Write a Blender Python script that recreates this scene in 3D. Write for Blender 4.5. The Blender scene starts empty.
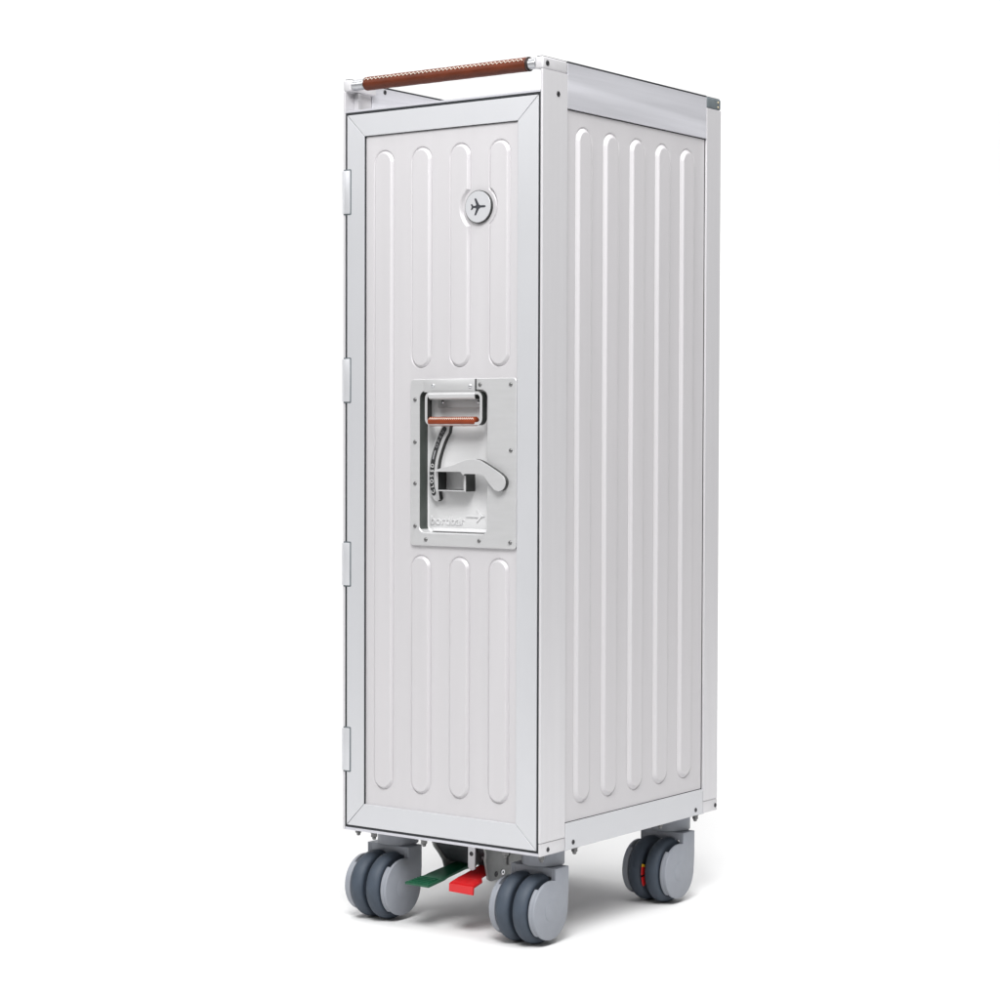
import bpy, bmesh, math
import numpy as np
from mathutils import Vector, Matrix

scene = bpy.context.scene
COL = scene.collection
W, D, TOP = 0.301, 0.402, 1.039          # trolley width, depth, height of its top edge
ZB = TOP - 0.9272                        # underside of the cabinet
SHIFT = Vector((-W / 2, -D / 2, 0))      # the trolley stands centred on the origin
ORG = {}                                 # world origin of every object

# ------------------------------------------------------------------ materials
def new_mat(name):
    m = bpy.data.materials.new(name); m.use_nodes = True
    nt = m.node_tree
    return m, nt, nt.nodes['Principled BSDF']

def mat(name, col, rough=0.5, metal=0.0, vary=0.05, scale=60.0, stretch=(1, 1, 1), bump=0.0, spec=None,
        bscale=None, rvary=0.0):
    m, nt, b = new_mat(name)
    N, L = nt.nodes, nt.links
    tc = N.new('ShaderNodeTexCoord'); mp = N.new('ShaderNodeMapping'); mp.inputs['Scale'].default_value = stretch
    L.new(tc.outputs['Object'], mp.inputs['Vector'])
    ns = N.new('ShaderNodeTexNoise'); ns.inputs['Scale'].default_value = scale; ns.inputs['Detail'].default_value = 5
    L.new(mp.outputs['Vector'], ns.inputs['Vector'])
    cr = N.new('ShaderNodeMapRange'); cr.inputs['From Min'].default_value = .25; cr.inputs['From Max'].default_value = .75
    cr.inputs['To Min'].default_value = 1 - vary; cr.inputs['To Max'].default_value = 1 + vary
    L.new(ns.outputs['Fac'], cr.inputs['Value'])
    mx = N.new('ShaderNodeVectorMath'); mx.operation = 'SCALE'; mx.inputs[0].default_value = col
    L.new(cr.outputs['Result'], mx.inputs['Scale'])
    L.new(mx.outputs['Vector'], b.inputs['Base Color'])
    b.inputs['Roughness'].default_value = rough
    b.inputs['Metallic'].default_value = metal
    if rvary:
        rr = N.new('ShaderNodeMapRange'); rr.inputs['From Min'].default_value = .3; rr.inputs['From Max'].default_value = .7
        rr.inputs['To Min'].default_value = rough - rvary; rr.inputs['To Max'].default_value = rough + rvary
        L.new(ns.outputs['Fac'], rr.inputs['Value']); L.new(rr.outputs['Result'], b.inputs['Roughness'])
    if spec is not None:
        b.inputs['Specular IOR Level'].default_value = spec
    if bump:
        n2 = ns
        if bscale:
            n2 = N.new('ShaderNodeTexNoise'); n2.inputs['Scale'].default_value = bscale; n2.inputs['Detail'].default_value = 6
            L.new(mp.outputs['Vector'], n2.inputs['Vector'])
        bp = N.new('ShaderNodeBump'); bp.inputs['Strength'].default_value = bump; bp.inputs['Distance'].default_value = .0005
        L.new(n2.outputs['Fac'], bp.inputs['Height']); L.new(bp.outputs['Normal'], b.inputs['Normal'])
    return m

M = {}
M['panel']  = mat('pressed_aluminium', (.545, .532, .545), .50, .25, .018, 9, (6, 6, .35), .05, bscale=900, rvary=.03)
M['frame']  = mat('anodised_frame', (.560, .565, .585), .40, .36, .018, 12, (1, 1, .4), .03, bscale=1200, rvary=.03)
M['rail']   = mat('brushed_rail', (.66, .66, .70), .38, .45, .20, 55, (1, .035, 1), .06, rvary=.06)
M['rail_x'] = mat('brushed_cross_rail', (.56, .56, .60), .38, .55, .06, 55, (.035, 1, 1), .05, rvary=.05)
M['post']   = mat('anodised_post', (.605, .597, .612), .44, .34, .02, 14, (8, 8, .3), .03, bscale=1000)
M['pan']    = mat('lightened_recess_metal', (.64, .64, .645), .52, .12, .02, 30, (1, 1, 6), .04, bscale=1500)  # plate metal made lighter to offset the shade in the recess
M['plate']  = mat('latch_plate_metal', (.555, .555, .56), .40, .42, .03, 30, (1, 1, 6), .05, bscale=1500)
M['bright'] = mat('bright_metal', (.64, .65, .67), .22, .85, .03, 80)
M['collar'] = mat('satin_steel', (.50, .51, .53), .28, .75, .04, 80)
M['steel']  = mat('zinc_steel', (.17, .17, .17), .28, .8, .10, 160)
M['dsteel'] = mat('dark_screw_steel', (.045, .045, .048), .35, .6, .15, 300)
M['rubber'] = mat('black_rubber', (.012, .014, .017), .55, 0, .10, 200)
M['dark']   = mat('dark_flank_shade', (.020, .022, .021), .42, 0, .15, 120)  # shade put into the colour of latch and badge sides
M['olive']  = mat('recess_wall_shade', (.060, .070, .064), .45, .1, .10, 60, (1, 1, .3))  # darker recess walls, their shade put into the colour
M['cover']  = mat('grey_caster_plastic', (.255, .270, .302), .48, 0, .04, 60, bump=.05, bscale=900)
M['tyre']   = mat('slate_rubber_tyre', (.040, .054, .075), .62, 0, .14, 40, bump=.12, bscale=500)
M['capgrey'] = mat('dark_grey_plastic', (.115, .135, .145), .5, 0, .10, 150, bump=.08)
M['green']  = mat('green_pedal_plastic', (.003, .080, .036), .42, 0, .15, 120, bump=.1, bscale=600)
M['red']    = mat('red_pedal_plastic', (.560, .009, .012), .40, 0, .06, 120, bump=.08, bscale=600)
M['thread'] = mat('cream_thread', (.80, .75, .66), .8, 0, .15, 400)
M['leather'] = mat('brown_leather', (.105, .023, .009), .40, 0, .30, 90, (.35, 1, 1), .35, spec=.22, bscale=700, rvary=.06)
M['leather_small'] = mat('tan_leather', (.195, .036, .012), .40, 0, .22, 160, (.35, 1, 1), .30, spec=.22, bscale=900, rvary=.06)
M['ink']    = mat('dark_print', (.030, .033, .040), .5, 0, .10, 300)
M['label']  = mat('black_label', (.022, .023, .024), .45, 0, .15, 300)
M['labelgrey'] = mat('grey_label_print', (.22, .22, .23), .5, 0, .25, 500)
M['white']  = mat('pale_print', (.62, .62, .62), .5, 0, .05, 300)
M['grey_bracket'] = mat('grey_painted_steel', (.235, .240, .238), .45, .3, .08, 90, bump=.05)
M['end_shade'] = mat('sleeve_end_shade', (.022, .010, .008), .5, 0, .2, 200)  # shaded end of the leather sleeve as a dark colour
M['brass']  = mat('yellowed_screw', (.45, .40, .28), .3, .8, .10, 300)
M['amber']  = mat('amber_mark', (.75, .45, .02), .5, 0, .05, 200)
M['floor']  = mat('white_studio_floor', (.73, .73, .73), .75, 0, .004, 3, spec=.1)

# ------------------------------------------------------------------ object helpers
def obj(name, bm, material, parent=None, smooth=False, angle=None, mats=None):
    """link a bmesh (corner coordinates) as ONE mesh object, its origin in its own middle"""
    bmesh.ops.transform(bm, matrix=Matrix.Translation(SHIFT), verts=bm.verts)
    co = np.array([v.co[:] for v in bm.verts])
    c = Vector(((co.min(0) + co.max(0)) / 2).tolist())
    bmesh.ops.transform(bm, matrix=Matrix.Translation(-c), verts=bm.verts)
    me = bpy.data.meshes.new(name)
    bm.normal_update(); bm.to_mesh(me); bm.free()
    for x in (mats or [material]):
        me.materials.append(x)
    o = bpy.data.objects.new(name, me); COL.objects.link(o)
    if smooth:
        me.polygons.foreach_set('use_smooth', [True] * len(me.polygons))
        if angle:
            me.set_sharp_from_angle(angle=math.radians(angle))
    o.location = c
    if parent:
        o.parent = parent; o.location = c - ORG[parent.name]
    ORG[o.name] = c
    return o

def box(bm, a, b, bev=0.0, seg=2, mi=0):
    a = Vector(a); b = Vector(b)
    r = bmesh.ops.create_cube(bm, size=1.0)
    vs = r['verts']
    bmesh.ops.transform(bm, matrix=Matrix.Translation((a + b) / 2) @ Matrix.Diagonal(((b - a).x, (b - a).y, (b - a).z, 1)), verts=vs)
    fs = list({f for v in vs for f in v.link_faces})
    for f in fs: f.material_index = mi
    if bev:
        es = list({e for v in vs for e in v.link_edges})
        bmesh.ops.bevel(bm, geom=es, offset=bev, segments=seg, profile=.5, affect='EDGES')
    return bm

def bx(*args, **k):
    return box(bmesh.new(), *args, **k)

AX = {'x': Matrix.Rotation(math.pi / 2, 4, 'Y'), 'y': Matrix.Rotation(-math.pi / 2, 4, 'X'), 'z': Matrix.Identity(4)}

def lathe(bm, prof, c, axis='z', n=32, mi=0, M4=None):
    """prof: (radius, along) pairs turned about an axis through c"""
    T = Matrix.Translation(c) @ (M4 if M4 else AX[axis])
    rings = []
    for r, h in prof:
        if r < 1e-7:
            rings.append([bm.verts.new(T @ Vector((0, 0, h)))])
        else:
            rings.append([bm.verts.new(T @ Vector((r * math.cos(2 * math.pi * k / n), r * math.sin(2 * math.pi * k / n), h))) for k in range(n)])
    for A, B in zip(rings, rings[1:]):
        for k in range(n):
            k2 = (k + 1) % n
            if len(A) == 1 and len(B) == 1: continue
            q = [A[0], B[k2], B[k]] if len(A) == 1 else ([A[k], A[k2], B[0]] if len(B) == 1 else [A[k], A[k2], B[k2], B[k]])
            bm.faces.new(q).material_index = mi
    return bm

def cyl(bm, c, r, h0, h1, axis='z', n=32, bev=0.0005, mi=0):
    return lathe(bm, [(0, h0), (r - bev, h0), (r, h0 + bev), (r, h1 - bev), (r - bev, h1), (0, h1)], c, axis, n, mi)

def poly(bm, pts, plane, a, b, bev=0.0, mi_side=0, mi=0):
    """extrude an outline; plane 'xz' goes from y=a to y=b, 'yz' from x=a to x=b"""
    def P(u, v, w): return Vector((u, w, v)) if plane == 'xz' else Vector((w, u, v))
    A = [bm.verts.new(P(u, v, a)) for u, v in pts]; B = [bm.verts.new(P(u, v, b)) for u, v in pts]
    n = len(pts)
    fa = bm.faces.new(A); fb = bm.faces.new(list(reversed(B))); fa.material_index = mi; fb.material_index = mi
    sides = []
    for k in range(n):
        f = bm.faces.new([A[k], B[k], B[(k + 1) % n], A[(k + 1) % n]]); f.material_index = mi_side; sides.append(f)
    bmesh.ops.recalc_face_normals(bm, faces=[fa, fb] + sides)
    if bev:
        es = [e for e in fa.edges] + [e for e in fb.edges]
        bmesh.ops.bevel(bm, geom=es, offset=bev, segments=2, profile=.5, affect='EDGES')
    return bm

def tube(bm, pts, r, n=8, closed=False, ry=None, mi=0):
    pts = [Vector(p) for p in pts]; rings = []
    N = len(pts)
    ref = None
    for i, p in enumerate(pts):
        t = (pts[(i + 1) % N] - pts[i - 1]) if closed else (pts[min(i + 1, N - 1)] - pts[max(i - 1, 0)])
        t.normalize()
        if ref is None:
            ref = t.orthogonal().normalized()
        u = (ref - t * ref.dot(t)).normalized(); ref = u
        v = t.cross(u)
        rings.append([bm.verts.new(p + u * (r * math.cos(2 * math.pi * k / n)) + v * ((ry or r) * math.sin(2 * math.pi * k / n))) for k in range(n)])
    for i in range(N if closed else N - 1):
        A, B = rings[i], rings[(i + 1) % N]
        for k in range(n):
            bm.faces.new([A[k], A[(k + 1) % n], B[(k + 1) % n], B[k]]).material_index = mi
    if not closed:
        bm.faces.new(list(reversed(rings[0]))); bm.faces.new(rings[-1])
    bmesh.ops.recalc_face_normals(bm, faces=bm.faces)
    return bm

def rrect(x0, z0, x1, z1, r, n=6):
    out = []
    for cx, cz, a0 in ((x1 - r, z1 - r, 0), (x0 + r, z1 - r, 90), (x0 + r, z0 + r, 180), (x1 - r, z0 + r, 270)):
        for k in range(n + 1):
            a = math.radians(a0 + 90 * k / n)
            out.append((cx + r * math.cos(a), cz + r * math.sin(a)))
    return out

def text_bm(s, size, extrude, bevel=0.0):
    cu = bpy.data.curves.new('lettering', 'FONT'); cu.body = s; cu.size = size; cu.extrude = extrude; cu.bevel_depth = bevel
    cu.align_x = 'CENTER'
    t = bpy.data.objects.new('lettering', cu); COL.objects.link(t)
    dg = bpy.context.evaluated_depsgraph_get(); dg.update()
    me = bpy.data.meshes.new_from_object(t.evaluated_get(dg))
    bm = bmesh.new(); bm.from_mesh(me)
    bpy.data.objects.remove(t); bpy.data.curves.remove(cu); bpy.data.meshes.remove(me)
    return bm

def merge(dst, src, M4):
    bmesh.ops.transform(src, matrix=M4, verts=src.verts)
    me = bpy.data.meshes.new('tmp'); src.to_mesh(me); src.free(); dst.from_mesh(me); bpy.data.meshes.remove(me)

# ------------------------------------------------------------------ pressed panels (a height field round rib outlines)
def axis_grid(lo, hi, dense, fine, coarse):
    vals = [lo]; x = lo
    while x < hi - 1e-9:
        inside = any(a - 1e-9 <= x < b for a, b in dense)
        nx = x + (fine if inside else coarse)
        if not inside:
            for a, b in dense:
                if x < a < nx: nx = a
        if nx > hi - fine * .3: nx = hi
        vals.append(nx); x = nx
    return np.array(vals)

def pressed_panel(u0, u1, z0, z1, ribs, half, height, soft, pads=(), crease=0.0):
    du = [(c - half - .0024, c + half + .0024) for c, _, _ in ribs]
    dz = []
    for c, a, b in ribs: dz += [(b - half - .001, b + .0028), (a - .0028, a + half + .001)]
    for (pu, pz, pr) in pads:
        du.append((pu - pr - .003, pu + pr + .003)); dz.append((pz - pr - .003, pz + pr + .003))
    U = axis_grid(u0, u1, du, .00046, .005); Z = axis_grid(z0, z1, dz, .00046, .012)
    UU, ZZ = np.meshgrid(U, Z)
    d = np.full(UU.shape, 1.0)
    for c, a, b in ribs:
        zc = np.clip(ZZ, a + half, b - half)
        d = np.minimum(d, np.hypot(UU - c, ZZ - zc) - half)
    for (pu, pz, pr) in pads:
        d = np.maximum(d, pr - np.hypot(UU - pu, ZZ - pz))
    t = np.clip(-d / soft, 0, 1)
    # fine crease along the foot of every rib, added for a darker outline
    return U, Z, height * t * t * (3 - 2 * t) - crease * np.exp(-((d - .0007) / .0007) ** 2)

def panel_obj(name, U, Z, Hh, place, skirt, material, parent, flip=False, hole=None):
    nz, nu = Hh.shape
    co = [place(U[j], Z[i], Hh[i, j]) for i in range(nz) for j in range(nu)]
    idx = lambda i, j: i * nu + j
    fs = [(idx(i, j), idx(i, j + 1), idx(i + 1, j + 1), idx(i + 1, j)) for i in range(nz - 1) for j in range(nu - 1)]
    if hole:                                             # opening cut for the latch recess
        cu = lambda f: sum(co[k][0] for k in f) / 4
        cz = lambda f: sum(co[k][2] for k in f) / 4
        fs = [f for f in fs if not (hole[0] < cu(f) < hole[2] and hole[1] < cz(f) < hole[3])]
    border = [idx(0, j) for j in range(nu)] + [idx(i, nu - 1) for i in range(1, nz)] + [idx(nz - 1, j) for j in range(nu - 2, -1, -1)] + [idx(i, 0) for i in range(nz - 2, 0, -1)]
    base = len(co)
    for k in border:
        i, j = divmod(k, nu); co.append(place(U[j], Z[i], -skirt))
    nb = len(border)
    for k in range(nb):
        fs.append((border[k], base + k, base + (k + 1) % nb, border[(k + 1) % nb]))
    if not hole: fs.append(tuple(base + k for k in range(nb))[::-1])
    if flip: fs = [f[::-1] for f in fs]
    bm = bmesh.new()
    vs = [bm.verts.new(c) for c in co]
    for f in fs: bm.faces.new([vs[k] for k in f])
    return obj(name, bm, material, parent, smooth=True, angle=80)

# ================================================================== the setting
# white studio sweep: a level floor that curves up into a wall behind the trolley
cdir = Vector((-.5914, .8058, 0)).normalized(); cside = Vector((cdir.y, -cdir.x, 0))
prof = [(-1.20, 0.0)] + [(2.6 + 1.6 * math.sin(math.radians(a)), 1.6 - 1.6 * math.cos(math.radians(a))) for a in range(0, 91, 6)] + [(4.2, 5.0)]
fb = bmesh.new(); rows = []
for d, h in prof:
    p = cdir * d - SHIFT
    rows.append([fb.verts.new(p + cside * w + Vector((0, 0, h))) for w in (-5.0, 0, 3.1)])
for A_, B_ in zip(rows, rows[1:]):
    for k in range(2): fb.faces.new([A_[k], A_[k + 1], B_[k + 1], B_[k]])
bmesh.ops.recalc_face_normals(fb, faces=fb.faces)
fl = obj('floor', fb, M['floor'], smooth=True); fl['kind'] = 'structure'

# ================================================================== the trolley
root = bpy.data.objects.new('trolley', None); COL.objects.link(root)
root.empty_display_size = .2
root['label'] = 'slim silver aluminium airline galley trolley with brown leather handle on four grey casters'
root['category'] = 'trolley'
ORG[root.name] = Vector((0, 0, 0))

def screw(parent, c, axis, sgn, r=.0022, name='screw', m='dsteel', h=.0008):
    """pan head with a recessed drive, standing on a face; sgn is the outward sign along the axis"""
    bm = bmesh.new()
    R = AX[axis] if sgn > 0 else AX[axis] @ Matrix.Rotation(math.pi, 4, 'X')
    lathe(bm, [(r, -.0006), (r, h * .4), (r * .8, h), (r * .45, h), (r * .38, h * .15), (0, h * .15)], c, n=20, M4=R)
    bmesh.ops.recalc_face_normals(bm, faces=bm.faces)
    return obj(name, bm, M[m], parent, smooth=True, angle=35)

def rivet(parent, c, r=.0022, h=.0013, m='bright'):
    bm = bmesh.new()
    lathe(bm, [(r * 1.05, -.0004), (r, h * .35), (r * .75, h * .8), (r * .35, h), (0, h)], c, n=20, M4=AX['y'] @ Matrix.Rotation(math.pi, 4, 'X'))
    bmesh.ops.recalc_face_normals(bm, faces=bm.faces)
    return obj('rivet', bm, M[m], parent, smooth=True)

# --- black box added behind the panels to darken their joints
bm = bmesh.new()
box(bm, (.0050, .0240, ZB + .004), (W - .0050, D - .0050, TOP - .047), .001)
obj('added_joint_backing', bm, M['rubber'], root)

# --- corner posts (outer cheek, front lip, inner channel flange)
CAPH = .0146
def post(x_out, y_out, sx, sy, ztop, zbot):
    bm = bmesh.new()
    X = lambda d: x_out + sx * d
    Y = lambda d: y_out + sy * d
    dep = .0505 if sy > 0 else .0350
    lo = lambda a, b: (min(a, b), max(a, b))
    x0, x1 = lo(X(0), X(.0032)); y0, y1 = lo(Y(0), Y(dep))
    box(bm, (x0, y0, zbot), (x1, y1, ztop), .0005)
    x0, x1 = lo(X(.0034), X(.0105)); y0, y1 = lo(Y(.0160), Y(.0215))
    box(bm, (x0, y0, TOP - .046), (x1, y1, ztop - .0004), .0005)
    return obj('corner_post', bm, M['post'], root)
for sx, xo in ((1, 0), (-1, W)):
    for sy, yo in ((1, 0), (-1, D)):
        p = post(xo, yo, sx, sy, TOP - CAPH, TOP - .9116)
        if sy > 0:
            screw(p, (W if sx < 0 else 0, .0311, .9989), 'x', 1 if sx < 0 else -1, .0034)

# --- top corner caps with their screws
def cap(xo, yo, sx, sy):
    bm = bmesh.new(); lo = lambda a, b: (min(a, b), max(a, b))
    dep = .0505 if sy > 0 else .0350
    x0, x1 = lo(xo, xo + sx * .0118); y0, y1 = lo(yo, yo + sy * dep)
    box(bm, (x0, y0, TOP - CAPH + .0003), (x1, y1, TOP), .0024, 4)
    c = obj('corner_cap', bm, M['post' if sy > 0 else 'capgrey'], root, smooth=True, angle=40)
    obj('edge_strip', bx((x0 + .0020, y0 + .0020, TOP - .0002), (x1 - .0020, y1 - .0006, TOP + .0008), .0003), M['rubber'], c)
    s = 1 if sx < 0 else -1
    if sy > 0:
        screw(c, (xo, .0090, TOP - .0075), 'x', s, .0034)
    else:
        screw(c, (xo, .3948, TOP - .0048), 'x', s, .0017, m='brass'); screw(c, (xo, .3948, TOP - .0108), 'x', s, .0017, m='brass')
for sx, xo in ((1, 0), (-1, W)):
    for sy, yo in ((1, 0), (-1, D)): cap(xo, yo, sx, sy)

# --- top side rails, the thin dark strip on their edge, bottom rails
for sx, xo in ((1, 0), (-1, W)):
    lo = lambda a, b: (min(a, b), max(a, b))
    x0, x1 = lo(xo + sx * .0003, xo + sx * .0040)
    r_ = obj('top_rail', bx((x0, .0511, TOP - .0541), (x1, D - .0357, TOP - .0014), .0004), M['rail'], root)
    obj('edge_strip', bx((x0 + .0002, .0511, TOP - .0013), (x1 - .0002, D - .0357, TOP + .0008), .0003), M['rubber'], r_)
    if sx > 0: screw(r_, (.0040, .0760, 1.0335), 'x', 1, .0030)
    x0, x1 = lo(xo - sx * .0004, xo + sx * .0036)
    b_ = obj('bottom_rail', bx((x0, .0509, ZB), (x1, D - .0366, TOP - .8955), .0005), M['frame'], root)
    s = 1 if sx < 0 else -1
    screw(b_, (xo - sx * .0004, .0672, .1196), 'x', s, .0029); screw(b_, (xo - sx * .0004, .3476, .1190), 'x', s, .0029)
    for sy, y0, y1, ys in ((1, .0000, .0503, .0154), (-1, D - .0350, D, .3975)):
        x0, x1 = lo(xo, xo + sx * (.0032 if sy > 0 else .0115))
        k_ = obj('corner_bracket', bx((x0, y0, ZB), (x1, y1, TOP - .9120), .0009, seg=2), M['post'], root, smooth=True, angle=40)
        screw(k_, (xo, ys, .1185), 'x', s, .0029)

# --- front and back cross rails, tray floor, underside
obj('cross_rail', bx((.0037, .0004, TOP - .0408), (W - .0037, .0140, TOP - .0381), .0004), M['rail_x'], root)
obj('cross_rail', bx((.0033, .0006, ZB), (W - .0033, .0140, ZB + .0034), .0004), M['rail_x'], root)
obj('cross_rail', bx((.0040, D - .0042, TOP - .0545), (W - .0040, D - .0004, TOP - .0400), .0004), M['rail_x'], root)
obj('cross_rail', bx((.0120, D - .0042, ZB), (W - .0120, D - .0004, TOP - .8955), .0004), M['rail_x'], root)
obj('tray_floor', bx((.0042, .0145, TOP - .0468), (W - .0042, D - .0045, TOP - .0440), .0003), M['post'], root)
obj('underside_plate', bx((.0118, .0145, ZB + .0006), (W - .0118, D - .0045, ZB + .0036), .0003), M['post'], root)

# --- side panels with five pressed ribs each, plain back panel with ribs
ribs = [(y, TOP - .8745, TOP - .0735) for y in (.0890, .1476, .2062, .2648, .3234)]
U, Z, Hh = pressed_panel(.0512, .3654, TOP - .8946, TOP - .0554, ribs, .0162, .0031, .0048, crease=.0012)
panel_obj('side_panel', U, Z, Hh, lambda u, z, h: (W - .0030 + h, u, z), .0012, M['panel'], root)
panel_obj('side_panel', U, Z, Hh, lambda u, z, h: (.0030 - h, u, z), .0012, M['panel'], root, flip=True)
ribs = [(x, TOP - .8745, TOP - .0735) for x in (.0632, .1214, .1796, .2378)]
U, Z, Hh = pressed_panel(.0040, .2970, TOP - .8949, TOP - .0550, ribs, .0145, .0026, .0040)
panel_obj('back_panel', U, Z, Hh, lambda u, z, h: (u, D - .0036 + h, z), .0010, M['panel'], root, flip=True)

# --- handle bars: chromed bar, collars, stitched leather sleeve
def handle(y, detailed):
    zc = TOP - .0066
    bm = bmesh.new()
    cyl(bm, (.0119, y, zc), .0056, 0, W - .0238, 'x', 28, .0006)
    h = obj('handle_bar', bm, M['bright'], root, smooth=True, angle=40)
    for a, b in ((.0121, .0300), (W - .0230, W - .0121)):
        bm = bmesh.new(); cyl(bm, (0, y, zc), .0066, a, b, 'x', 28, .0005); obj('collar', bm, M['collar'], h, smooth=True, angle=40)
    bm = bmesh.new(); R = .0083
    a, b = .0312, .2755
    prof = [(0, a), (R * .80, a), (R * .96, a + .0006), (R, a + .0016)]
    n = 26
    for k in range(n + 1):
        x = a + .003 + (b - a - .006) * k / n
        prof.append((R * (1 + .012 * math.sin(k * 2.7) + .008 * math.sin(k * 1.3)), x))
    prof += [(R, b - .0016), (R * .96, b - .0006), (R * .80, b), (0, b)]
    lathe(bm, prof, (0, y, zc), 'x', 40); bmesh.ops.recalc_face_normals(bm, faces=bm.faces)
    g = obj('leather_grip', bm, M['leather'], h, smooth=True, angle=60)
    # dark ring, shade coloured in at the right end of the sleeve
    bm = bmesh.new(); lathe(bm, [(.0064, .2757), (.0083, .2757), (.0086, .2762), (.0084, .2776), (.0072, .2780), (.0064, .2780)], (0, y, zc), 'x', 36)
    bmesh.ops.recalc_face_normals(bm, faces=bm.faces); obj('grip_end_shade', bm, M['end_shade'], h, smooth=True, angle=50)
    # zigzag thread along the seam, and the seam lip beneath it
    n = 78; pts = []
    sy = -1 if y < D / 2 else 1
    for k in range(n + 1):
        x = a + .003 + (b - a - .006) * k / n
        ang = math.radians(33 + (10 if k % 2 else -10))
        pts.append((x, y + sy * (R + .0003) * math.cos(ang), zc + (R + .0003) * math.sin(ang)))
    bm = bmesh.new(); tube(bm, pts, .00044, 6)
    ang = math.radians(33)
    obj('stitching', bm, M['thread'], h, smooth=True)
    bm = bmesh.new()
    tube(bm, [(a + .001, y + sy * (R - .0002) * math.cos(ang), zc + (R - .0002) * math.sin(ang)), (b - .001, y + sy * (R - .0002) * math.cos(ang), zc + (R - .0002) * math.sin(ang))], .0005, 6)
    obj('seam', bm, M['leather'], h, smooth=True)
handle(.0066, True)
handle(D - .0066, False)

# ------------------------------------------------------------------ the door
DX0, DX1, DZ0, DZ1 = .0063, .2947, TOP - .9208, TOP - .0440
IX0, IX1, IZ0, IZ1 = .0340, .2655, TOP - .8925, TOP - .0713
PY = .0026                                # face of the pressed panel behind the frame's face at y = 0
door_ribs = [(.0632, TOP - .8705, TOP - .0920)]
for x in (.1214, .1797, .2379):
    door_ribs += [(x, TOP - .3548, TOP - .0920), (x, TOP - .8705, TOP - .5830)]
BX, BZ = .2088, .8712
U, Z, Hh = pressed_panel(IX0 - .002, IX1 + .002, IZ0 - .002, IZ1 + .002, door_ribs, .0141, .0024, .0026, pads=[(BX, BZ, .0258)], crease=.0014)
door = panel_obj('door', U, Z, Hh, lambda u, z, h: (u, PY - h, z), .0030, M['panel'], root, hole=(.1165, .4800, .2290, .6605))

def frame_piece(q):
    bm = bmesh.new(); poly(bm, q, 'xz', 0.0, .0060, .0005)
    return obj('frame_rail', bm, M['frame'], door)
e = .00022
frame_piece([(DX0 + e * 2, DZ1), (DX1 - e * 2, DZ1), (IX1 - e, IZ1), (IX0 + e, IZ1)])
frame_piece([(DX0 + e * 2, DZ0), (IX0 + e, IZ0), (IX1 - e, IZ0), (DX1 - e * 2, DZ0)])
frame_piece([(DX0, DZ0 + e * 2), (DX0, DZ1 - e * 2), (IX0, IZ1 - e), (IX0, IZ0 + e)])
frame_piece([(DX1, DZ0 + e * 2), (IX1, IZ0 + e), (IX1, IZ1 - e), (DX1, DZ1 - e * 2)])
# rubber seal in the joint round the door, and thin dark strips inside the frame, left and top
bm = bmesh.new()
box(bm, (.0034, .0010, ZB + .0036), (DX0 - .0002, .0120, TOP - .0410)); box(bm, (DX1 + .0002, .0010, ZB + .0036), (W - .0034, .0120, TOP - .0410))
box(bm, (DX0, .0010, DZ1 + .0001), (DX1, .0120, TOP - .0410)); box(bm, (DX0, .0010, ZB + .0036), (DX1, .0120, DZ0 - .0001))
obj('door_seal', bm, M['rubber'], door)
bm = bmesh.new()
box(bm, (IX0 + .00005, .0006, IZ0), (IX0 + .0011, PY + .0005, IZ1)); box(bm, (IX0 + .0012, .0010, IZ1 - .0007), (IX1, PY + .0005, IZ1 - .00005))
obj('panel_edge_strip', bm, M['rubber'], door)

# hinges: leaf folded over the door's edge, with a dark rim
for zc in (.9010, .6695, .4423, .2122):
    hz = .0264
    bm = bmesh.new()
    box(bm, (.0006, -.0016, zc - hz), (.0116, .0024, zc + hz), .0007)
    cyl(bm, (.0014, -.0006, 0), .0017, zc - hz, zc + hz, 'z', 14, .0003)
    hg = obj('hinge', bm, M['frame'], root, smooth=True, angle=40)
    bm = bmesh.new(); poly(bm, rrect(.0012, zc - hz - .0016, .0132, zc + hz + .0016, .0014), 'xz', -.0003, .0012)
    obj('hinge_gasket', bm, M['capgrey'], hg)

# round badge with an aircraft pictogram
bm = bmesh.new()
lathe(bm, [(.0185, -.0005), (.0185, -.0011), (.0183, -.0014), (0, -.0014)], (BX, 0, BZ), 'y', 64)
lathe(bm, [(.0194, .0030), (.0194, -.0004), (.0191, -.0007), (0, -.0007)], (BX, 0, BZ), 'y', 64, mi=1)  # dark body colours in the shaded side of the disc
bmesh.ops.recalc_face_normals(bm, faces=bm.faces)
badge = obj('badge', bm, None, root, smooth=True, angle=22, mats=[M['frame'], M['dark']])
def plane_outline(s):
    h = [(1.00, .00), (.97, .07), (.86, .115), (.30, .125), (.10, .26), (-.24, .92), (-.34, 1.00), (-.46, .97), (-.46, .86), (-.26, .30), (-.29, .135), (-.64, .105), (-.78, .31), (-.92, .34), (-.96, .27), (-.86, .03)]
    return [(x * s, z * s) for x, z in h] + [(x * s, -z * s) for x, z in reversed(h[1:])] 
pts = [(BX + .0006 + x * 1.10, BZ + z) for x, z in plane_outline(.0100)]
bm = bmesh.new(); poly(bm, pts, 'xz', -.0018, -.0011); obj('aircraft_symbol', bm, M['ink'], badge)

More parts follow.
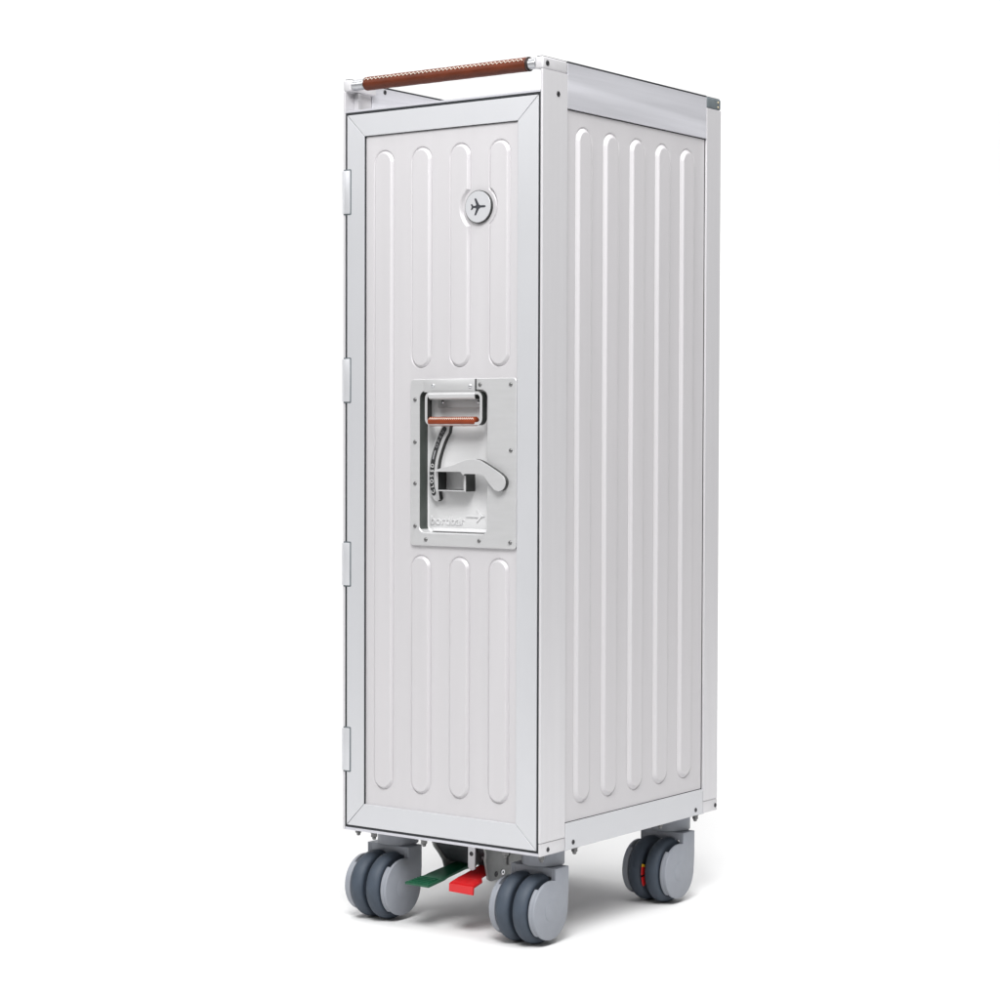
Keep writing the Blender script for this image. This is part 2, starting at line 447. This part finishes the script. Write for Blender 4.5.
# ------------------------------------------------------------------ the latch plate with its recess
PX0, PX1, PZ0, PZ1 = .1077, .2654, TOP - .5698, TOP - .3696
RX0, RX1, RZ0, RZ1 = .1216, .2230, .4850, .6553
RD = .0165
out = rrect(PX0, PZ0, PX1, PZ1, .0045, 8); inn = rrect(RX0, RZ0, RX1, RZ1, .0085, 8)
bm = bmesh.new()
def ring(pts, y): return [bm.verts.new((x, y, z)) for x, z in pts]
o1 = ring(out, .0022); o0 = ring(out, -.0006); f0 = ring(rrect(PX0 + .0006, PZ0 + .0006, PX1 - .0006, PZ1 - .0006, .0040, 8), -.0012)
i0 = ring(rrect(RX0 - .0008, RZ0 - .0008, RX1 + .0008, RZ1 + .0008, .0093, 8), -.0012); i1 = ring(inn, -.0004)
i2 = ring(inn, RD - .0015); i3 = ring(rrect(RX0 + .0012, RZ0 + .0012, RX1 - .0012, RZ1 - .0012, .0073, 8), RD)
def strip(A, B, mi=0, test=None):
    n = len(A)
    for k in range(n):
        f = bm.faces.new([A[k], A[(k + 1) % n], B[(k + 1) % n], B[k]])
        f.material_index = 1 if (test and test(f)) else mi
strip(o1, o0); strip(o0, f0); strip(f0, i0); strip(i0, i1)
side = lambda f: (f.calc_center_median().x < RX0 + .0045 and f.calc_center_median().z > RZ0 + .004) or f.calc_center_median().z > RZ1 - .004  # left and top walls get the darker colour as painted shade
strip(i1, i2, 0, side); strip(i2, i3, 2)
bm.faces.new(i3).material_index = 2
bmesh.ops.recalc_face_normals(bm, faces=bm.faces)
plate = obj('latch_plate', bm, None, root, mats=[M['plate'], M['olive'], M['pan']], smooth=True, angle=30)
for x, z in ((.1324, .6618), (.2127, .6620), (.2574, .6617), (.1148, .6448), (.1149, .5939), (.1150, .5438), (.1151, .4924), (.1316, .4766), (.2118, .4773), (.2571, .4766), (.2577, .5845)):
    rivet(plate, (x, -.0012, z), .0024, .0015, 'steel')
# raised lettering and arrow on the floor of the recess
bm = text_bm('bordbar', .0150, .0006, .00015)
xs = [v.co.x for v in bm.verts]; k = .0515 / (max(xs) - min(xs))
tm = bmesh.new(); merge(tm, bm, Matrix.Translation((.1510, RD - .0004, .4945)) @ Matrix.Rotation(math.pi / 2, 4, 'X') @ Matrix.Diagonal((k, 1.0, 1, 1)))
ar = [(.1795, .5046), (.1985, .5044), (.1950, .4990), (.1968, .4988), (.2025, .5049), (.2070, .5054), (.2025, .5067), (.1970, .5140), (.1952, .5138), (.1985, .5074), (.1795, .5072)]
poly(tm, ar, 'xz', RD - .0014, RD + .0002)
obj('raised_lettering', tm, M['pan'], plate)
# shallow step along the lower edge of the recess
bm = bmesh.new(); poly(bm, [(RD - .0006, .4866), (RD - .0006, .4905), (RD - .0022, .4893), (RD - .0034, .4866)], 'yz', .1300, .2190, 0)
obj('recess_ledge', bm, M['pan'], plate)

# handle bracket: flange on the plate, rolled hinge, lower flange
bm = bmesh.new()
box(bm, (.1300, -.0030, .6535), (.2063, -.0013, .6690), .0004)
cyl(bm, (0, .0004, .6498), .0052, .1372, .2066, 'x', 28, .0004)
box(bm, (.1372, RD - .0018, .6352), (.2118, RD + .0002, .6520), .0004)
brk = obj('handle_bracket', bm, M['plate'], root, smooth=True, angle=35)
bm = bmesh.new(); box(bm, (.2064, -.0028, .6530), (.2072, -.0008, .6688)); box(bm, (.2067, -.0030, .6450), (.2074, .0050, .6538)); obj('bracket_edge_shade', bm, M['dark'], brk)  # thin dark strips put in as shade on the right edge
for x, z, y in ((.1438, .6616, -.0030), (.1994, .6604, -.0030), (.1450, .6420, RD - .0018), (.1985, .6418, RD - .0018)): rivet(brk, (x, y, z), .0024, .0016)

# loop handle: flat metal bow, shade coloured into its flanks, leather on its grip
bm = bmesh.new()
def bow(x0, x1, z0, z1, r, w, ya, yb):
    O = rrect(x0, z0, x1, z1, r, 8); I = rrect(x0 + w, z0 + w, x1 - w, z1 - w, max(r - w, .001), 8)
    n = len(O)
    a = ring(O, ya); b = ring(I, ya); c = ring(O, yb); d = ring(I, yb)
    for k in range(n):
        k2 = (k + 1) % n
        bm.faces.new([a[k], a[k2], b[k2], b[k]]); bm.faces.new([c[k], d[k], d[k2], c[k2]])
        bm.faces.new([a[k], c[k], c[k2], a[k2]]).material_index = 1; bm.faces.new([b[k], b[k2], d[k2], d[k]]).material_index = 1
bow(.1322, .2180, .6140, .6540, .0080, .0036, -.0040, .0052)
bmesh.ops.recalc_face_normals(bm, faces=bm.faces)
loop = obj('pull_handle', bm, None, root, mats=[M['plate'], M['dark']], smooth=True, angle=35)
bm = bmesh.new(); R = .0056
prof = [(0, .1366), (R * .85, .1366), (R, .1374)] + [(R * (1 + .015 * math.sin(k * 2.3)), .1380 + .0675 * k / 12) for k in range(13)] + [(R, .2062), (R * .85, .2070), (0, .2070)]
lathe(bm, prof, (0, .0004, .6186), 'x', 32); bmesh.ops.recalc_face_normals(bm, faces=bm.faces)
obj('leather_grip', bm, M['leather_small'], loop, smooth=True, angle=60)
pts = []
for k in range(45):
    ang = math.radians(36 + (12 if k % 2 else -12)); x = .1386 + .0664 * k / 44
    pts.append((x, .0004 - (R + .0002) * math.cos(ang), .6186 + (R + .0002) * math.sin(ang)))
bm = bmesh.new(); tube(bm, pts, .00042, 6); obj('stitching', bm, M['thread'], loop, smooth=True)

# indicator: curved plate with shade coloured into its edge, and the printed strip on it
def arc_pts(P, n=40):
    """smooth curve through a few points (Catmull-Rom)"""
    P = [np.array(p, float) for p in P]; P = [2 * P[0] - P[1]] + P + [2 * P[-1] - P[-2]]; out = []
    seg = len(P) - 3
    for i in range(n + 1):
        t = i / n * seg; k = min(int(t), seg - 1); t -= k
        a, b, c, d = P[k:k + 4]
        out.append(.5 * (2 * b + (c - a) * t + (2 * a - 5 * b + 4 * c - d) * t * t + (3 * b - a - 3 * c + d) * t ** 3))
    return np.array(out)
mid = arc_pts([(.1512, .6095), (.1452, .6005), (.1400, .5890), (.1356, .5770), (.1331, .5650), (.1321, .5529), (.1328, .5408), (.1352, .5325)])
tan = np.gradient(mid, axis=0); tan /= np.linalg.norm(tan, axis=1)[:, None]
nor = np.stack([-tan[:, 1], tan[:, 0]], 1)              # towards the right
band_r = mid + nor * .0076; band_l = mid - nor * .0050
tip = [(.1372, .5240), (.1410, .5225), (.1440, .5240), (.1450, .5290)]
outline = [tuple(p) for p in band_l] + tip[:0] + [(.1330, .5275), (.1368, .5232), (.1410, .5225), (.1442, .5250)] + [tuple(p) for p in band_r[::-1]] + [(.1600, .6185), (.1500, .6200)]
bm = bmesh.new(); poly(bm, outline, 'xz', .0100, RD + .0002, 0, mi_side=1)
ind = obj('lock_indicator', bm, None, root, mats=[M['plate'], M['dark']])
bm = bmesh.new()
half = .0031
capA = [tuple(mid[0] - tan[0] * half * math.cos(a) + nor[0] * half * math.sin(a)) for a in np.linspace(-1.2, 1.2, 7)]
capB = [tuple(mid[-1] + tan[-1] * half * math.cos(a) - nor[-1] * half * math.sin(a)) for a in np.linspace(-1.2, 1.2, 7)]
poly(bm, [tuple(p) for p in (mid + nor * half)] + capB + [tuple(p) for p in (mid - nor * half)[::-1]] + capA, 'xz', .0094, .0102)
obj('printed_strip', bm, M['label'], ind)
ln = np.concatenate([[0], np.cumsum(np.linalg.norm(np.diff(mid, axis=0), axis=1))])
def on_arc(s): return [np.interp(s, ln, mid[:, 0]), np.interp(s, ln, mid[:, 1]), np.interp(s, ln, tan[:, 0]), np.interp(s, ln, tan[:, 1])]
def arc_text(word, s0, step, size, m):
    tm = bmesh.new()
    for k, ch in enumerate(word):                       # reads upwards: start low on the arc
        x, z, tx, tz = on_arc(s0 - step * k)
        b = text_bm(ch, size, .00015)
        R = Matrix(((-tx, tz, 0, 0), (-tz, -tx, 0, 0), (0, 0, 1, 0), (0, 0, 0, 1)))
        merge(tm, b, Matrix.Translation((x, .0092, z)) @ Matrix.Rotation(math.pi / 2, 4, 'X') @ R @ Matrix.Translation((0, -size * .35, 0)))
    obj('lettering', tm, m, ind)
L_ = ln[-1]
arc_text('CLOSED', L_ - .0020, .0063, .0066, M['white'])
arc_text('OPEN', .0230, .0062, .0062, M['labelgrey'])
seg = [i for i in range(len(ln)) if .0275 < ln[i] < .0410]
bm = bmesh.new(); poly(bm, [tuple(mid[i] + nor[i] * .0012) for i in seg] + [tuple(mid[i] - nor[i] * .0012) for i in reversed(seg)], 'xz', .0090, .0095)
obj('printed_band', bm, M['labelgrey'], ind)

# latch box and the swing lever over it
bm = bmesh.new()
bxs = [((.1476, .5353), (.1508, .5606)), ((.1892, .5353), (.1927, .5606)), ((.1508, .5353), (.1892, .5366)), ((.1508, .5588), (.1892, .5606))]
for (xa, za), (xb, zb) in bxs: box(bm, (xa, -.0020, za), (xb, RD + .0002, zb), .0002)
for f in bm.faces:
    n = f.normal; f.normal_update()
    if f.normal.x > .7 or f.normal.z < -.7: f.material_index = 1  # right and under faces coloured dark in place of shade
bm2 = obj('latch_box', bm, None, root, mats=[M['plate'], M['dark']])
obj('latch_bolt', bx((.1512, RD - .0030, .5374), (.1888, RD + .0002, .5580), .0004), M['plate'], bm2)
ctrl = [(.1476, .5586), (.1506, .5606), (.1777, .5668), (.1941, .5722), (.1990, .5734), (.2045, .5740), (.2095, .5742), (.2140, .5736), (.2192, .5722), (.2368, .5633), (.2480, .5572)]
for k in range(13):
    a = math.radians(62 - 160 * k / 12); ctrl.append((.2447 + .0101 * math.cos(a), .5469 + .0101 * math.sin(a)))
ctrl += [(.2385, .5385), (.2330, .5435), (.2281, .5488), (.2240, .5540), (.2222, .5556), (.2195, .5564), (.1956, .5565), (.1940, .5560), (.1928, .5545), (.1890, .5586)]
bm = bmesh.new(); poly(bm, ctrl, 'xz', -.0080, -.0068, .0003)
lever = obj('latch_lever', bm, M['plate'], root)
cen = np.array(ctrl).mean(0)
bm = bmesh.new(); poly(bm, [(x, z) for x, z in ctrl], 'xz', -.0069, -.0013)  # dark body paints the shaded side of the lever
obj('lever_side_shade', bm, M['dark'], lever)

# ------------------------------------------------------------------ casters
def caster(cx, wy, hot=False):
    """cx: middle of the fork; wy: wheel axle; the swivel stands 31 mm further back"""
    zc, R, rc = .0415, .0415, .0350
    sy = wy + .0300
    bm = bmesh.new()
    cyl(bm, (cx, sy, 0), .0258, .0893, .1078, 'z', 40, .0010)
    box(bm, (cx - .033, sy - .030, .1080), (cx + .033, sy + .030, ZB - .0002), .0006)
    c = obj('caster', bm, M['cover'], root, smooth=True, angle=40)
    # fork: bridge over the wheels plus two cheeks with round covers
    bm = bmesh.new()
    yf, yb = wy + .0095, wy + .0365
    box(bm, (cx - .0262, yf, .0790), (cx + .0262, yb, .0892), .0008)
    for s in (-1, 1):
        pts = [(yf, .0892), (yf, zc + math.sqrt(rc * rc - .0095 ** 2))]
        a0 = math.acos(.0095 / rc)
        for k in range(1, 49):
            a = a0 + (2 * math.pi - a0) * k / 48
            pts.append((wy + rc * math.cos(a), zc + rc * math.sin(a)))
        pts += [(wy + rc + .0006, zc + .006), (yb, zc + .020), (yb, .0892)]
        xa, xb = sorted((cx + s * .0290, cx + s * .0330))
        poly(bm, pts, 'yz', xa, xb, .0006)
        # thicker rim segment towards the front
        seg = []
        for k in range(25):
            a = math.radians(128 + (232 - 128) * k / 24); seg.append((wy + (rc + .0003) * math.cos(a), zc + (rc + .0003) * math.sin(a)))
        for k in range(24, -1, -1):
            a = math.radians(128 + (232 - 128) * k / 24); seg.append((wy + (rc - .006) * math.cos(a), zc + (rc - .006) * math.sin(a)))
        xa, xb = sorted((cx + s * .0245, cx + s * .0292))
        poly(bm, seg, 'yz', xa, xb, .0004)
        # inner leg that carries the bridge
        xa, xb = sorted((cx + s * .0258, cx + s * .0292))
        poly(bm, [(yf, .0892), (yf, .0720), (yb, .0600), (yb, .0892)], 'yz', xa, xb, .0006)
    obj('fork', bm, M['cover'], c, smooth=True, angle=35)
    for s in (-1, 1):
        w = .0098; x0 = cx + s * .0126
        prof = [(.010, -w + .001), (R * .80, -w + .0005), (R * .86, -w), (R * .915, -w + .0010), (R * .960, -w + .0032), (R * .989, -w * .38), (R, 0), (R * .989, w * .38), (R * .960, w - .0032), (R * .915, w - .0010), (R * .86, w), (R * .80, w - .0005), (.010, w - .001), (.010, -w + .001)]
        bm = bmesh.new(); lathe(bm, prof, (x0, wy, zc), 'x', 72); bmesh.ops.recalc_face_normals(bm, faces=bm.faces)
        obj('tyre', bm, M['tyre'], c, smooth=True, angle=50)
        bm = bmesh.new(); xo = cx + s * .0330
        lathe(bm, [(.0125, -.0002), (.0125, .0003), (.0118, .0005), (0, .0005)], (xo, wy, zc), 'x' , 40, M4=AX['x'] if s > 0 else AX['x'] @ Matrix.Rotation(math.pi, 4, 'X'))
        bmesh.ops.recalc_face_normals(bm, faces=bm.faces)
        obj('axle_cap', bm, M['cover'], c, smooth=True, angle=40)
    bm = bmesh.new(); cyl(bm, (0, wy, zc), .0150, cx - .0288, cx + .0288, 'x', 32, .0005); obj('axle', bm, M['rubber'], c, smooth=True, angle=40)
    if hot:                                              # red and amber marks on the brake band between the wheels
        for a, b, m in ((168, 184, 'red'), (188, 206, 'red'), (163, 168, 'amber')):
            seg = [(wy + .0395 * math.cos(math.radians(t)), zc + .0395 * math.sin(math.radians(t))) for t in np.linspace(a, b, 8)] + \
                  [(wy + .0300 * math.cos(math.radians(t)), zc + .0300 * math.sin(math.radians(t))) for t in np.linspace(b, a, 8)]
            bm = bmesh.new(); poly(bm, seg, 'yz', cx - .0008, cx + .0008); obj('brake_mark', bm, M[m], c)
    return c

CAST = [(.0350, .0365, False), (.2580, .0370, False), (.2580, .3262, True), (.0350, .3262, False)]
for cx, wy, hot in CAST: caster(cx, wy, hot)

# bolts with nuts under the cabinet
def bolt(x, y, top=None):
    bm = bmesh.new(); z = ZB
    cyl(bm, (x, y, 0), .0047, z - .0022, z + .0008, 'z', 20, .0003)
    lathe(bm, [(.0040, z - .0022), (.0042, z - .0062), (.0030, z - .0072)], (x, y, 0), 'z', 6)
    lathe(bm, [(.0024, z - .0070), (.0024, z - .0092), (.0015, z - .0101), (0, z - .0101)], (x, y, 0), 'z', 14)
    bmesh.ops.recalc_face_normals(bm, faces=bm.faces)
    obj('bolt', bm, M['steel'], root, smooth=True, angle=35)
for x, y in ((.2900, .0180), (.2925, .0830), (.0420, .0105), (.1195, .0120), (.2415, .0130), (.2930, .3605), (.2860, .2860), (.0080, .0210), (.0090, .3600)):
    bolt(x, y)

# ------------------------------------------------------------------ brake unit with two pedals
zt = ZB + .0004
bm = bmesh.new()
prof_l = [(.0385, zt), (.0385, .1020), (.0420, .0960), (.0500, .0880), (.0590, .0770), (.0640, .0640), (.0700, .0580), (.1250, .0580), (.1420, .0700), (.1420, zt)]
poly(bm, prof_l, 'yz', .1105, .1135, .0004)
prof_r = [(.0400, zt), (.0400, .1040), (.0435, .0960), (.0420, .0880), (.0480, .0640), (.0540, .0610), (.0930, .0620), (.1280, .0680), (.1420, .0780), (.1420, zt)]
poly(bm, prof_r, 'yz', .1875, .1910, .0004)
box(bm, (.1135, .1390, .0650), (.1875, .1420, zt), .0004)
box(bm, (.1000, .0450, ZB - .0032), (.1104, .1400, ZB - .0002), .0004); box(bm, (.1911, .0450, ZB - .0032), (.2020, .1400, ZB - .0002), .0004)
hs = obj('brake_housing', bm, M['grey_bracket'], root, smooth=True, angle=35)
bm = bmesh.new(); poly(bm, [(.0425, zt - .0010), (.0425, .1020), (.0460, .0960), (.0540, .0880), (.0630, .0790), (.0700, .0745), (.1385, .0745), (.1385, zt - .0010)], 'yz', .1137, .1870, .0004)
obj('housing_shade_block', bm, M['rubber'], hs)  # black filler standing in for the shade inside the housing
bm = bmesh.new(); poly(bm, [(.0860, .0760), (.0860, .0860), (.1000, .1000), (.1350, .1000), (.1350, .0760)], 'yz', .1911, .1932, .0006)
obj('side_stiffener', bm, M['grey_bracket'], hs, smooth=True, angle=40)
t_ = bmesh.new(); poly(t_, [(.1655, zt), (.1655, .0785), (.1672, .0755), (.1700, .0742), (.1730, .0742), (.1762, .0762), (.1762, zt)], 'xz', .0396, .0420, .0005)
obj('centre_tab', t_, M['frame'], hs)
screw(hs, (.1708, .0396, .0945), 'y', -1, .0028); screw(hs, (.1800, .0530, .0890), 'y', -1, .0030, m='bright')
screw(hs, (.1910, .0632, .0685), 'x', 1, .0034); screw(hs, (.1910, .0755, .0690), 'x', 1, .0038, m='bright', h=.0016)

def pedal(name, prof, widths, m, thick=.0032):
    """prof: (y, z) down the middle; widths: (x0, x1) at each station"""
    bm = bmesh.new(); T, B = [], []
    for (y, z), (a, b) in zip(prof, widths):
        T.append([bm.verts.new((a, y, z)), bm.verts.new((b, y, z))]); B.append([bm.verts.new((a, y + .0006, z - thick)), bm.verts.new((b, y + .0006, z - thick))])
    for k in range(len(prof) - 1):
        bm.faces.new([T[k][0], T[k][1], T[k + 1][1], T[k + 1][0]]); bm.faces.new([B[k][0], B[k + 1][0], B[k + 1][1], B[k][1]])
        for s in (0, 1): bm.faces.new([T[k][s], T[k + 1][s], B[k + 1][s], B[k][s]])
    bm.faces.new([T[0][0], B[0][0], B[0][1], T[0][1]]); bm.faces.new([T[-1][0], T[-1][1], B[-1][1], B[-1][0]])
    bmesh.ops.recalc_face_normals(bm, faces=bm.faces)
    bmesh.ops.bevel(bm, geom=[e for e in bm.edges if e.calc_face_angle(0) > .6], offset=.0005, segments=2, affect='EDGES')
    return obj(name, bm, M[m], root, smooth=True, angle=35)
pg = pedal('green_pedal', [(-.0020, .0585), (.0360, .0610), (.0430, .0630), (.0760, .0720), (.1100, .0800)],
           [(.1005, .1375), (.1015, .1330), (.1030, .1330), (.1160, .1420), (.1160, .1420)], 'green')
pr = pedal('red_pedal', [(.0135, .0625), (.0300, .0665), (.0400, .0690), (.0700, .0755), (.1000, .0800)],
           [(.1575, .1945), (.1580, .1945), (.1600, .1860), (.1610, .1865), (.1610, .1865)], 'red')
bm = bmesh.new(); poly(bm, [(.1577, .0617), (.1943, .0617), (.1936, .0512), (.1575, .0518)], 'xz', .0120, .0150, .0005); obj('pedal_lip', bm, M['red'], pr)
for p_, x0, x1, y0, z0, m in ((pg, .1040, .1320, .0010, .0588, 'green'), (pr, .1600, .1920, .0160, .0632, 'red')):
    bm = bmesh.new()
    for k in range(5):
        y = y0 + .0055 * k if m == 'green' else y0 + .0030 * k
        z = z0 + (.0658e-1 * .1 * k if m == 'green' else .00073 * k)
        box(bm, (x0, y, z - .0008), (x1, y + .0014, z + .0009), .0003)
    obj('tread_ribs', bm, M[m], p_)

# ================================================================== camera
cam = bpy.data.cameras.new('camera'); co = bpy.data.objects.new('camera', cam); COL.objects.link(co)
cam.sensor_width = 36; cam.lens = 2162.08 / 1000 * 36; cam.clip_end = 2000; cam.clip_start = .05
r_ = Vector((.80612739, .59173497, .00289124)); u_ = Vector((-.0199171, .02224943, .99955404)); f_ = Vector((-.59140675, .80582547, -.02972152))
mw = Matrix.Identity(4)
for i in range(3):
    mw[i][0], mw[i][1], mw[i][2] = r_[i], u_[i], -f_[i]
mw.translation = Vector((1.59129299, -2.24533652, .60173912))
co.matrix_world = mw
scene.camera = co

# ================================================================== studio light
wd = bpy.data.worlds.new('World'); scene.world = wd; wd.use_nodes = True
bg = wd.node_tree.nodes['Background']; bg.inputs['Color'].default_value = (1, 1, 1, 1); bg.inputs['Strength'].default_value = .25

def softbox(name, loc, target, size, power, col=(1, 1, 1)):
    l = bpy.data.lights.new(name, 'AREA'); l.shape = 'RECTANGLE'; l.size, l.size_y = size; l.energy = power; l.color = col
    o = bpy.data.objects.new(name, l); COL.objects.link(o); o.location = loc
    o.rotation_euler = (Vector(target) - Vector(loc)).to_track_quat('-Z', 'Y').to_euler()
softbox('overhead_softbox', (.5, -.5, 3.8), (.5, -.5, 0), (3.6, 3.6), 31)
softbox('backdrop_softbox', tuple(cdir * 1.4 + Vector((0, 0, 4.6))), tuple(cdir * 4.2 + Vector((0, 0, 1.0))), (8.0, 1.2), 232)
softbox('key_softbox', (1.0, -1.8, 2.65), (0, 0, 1.0), (1.2, 1.2), 108)
softbox('fill_softbox', (-1.9, -2.6, 2.4), (0, 0, 1.0), (1.2, 1.2), 20)
softbox('side_softbox', (1.7, -.5, 2.4), (0, 0, 1.0), (.8, .8), 23)

scene.view_settings.view_transform = 'Standard'; scene.view_settings.look = 'None'
scene.view_settings.exposure = 0; scene.view_settings.gamma = 1; scene.view_settings.use_curve_mapping = False
scene.render.engine = 'CYCLES'
scene.cycles.use_denoising = True
scene.cycles.max_bounces = 10
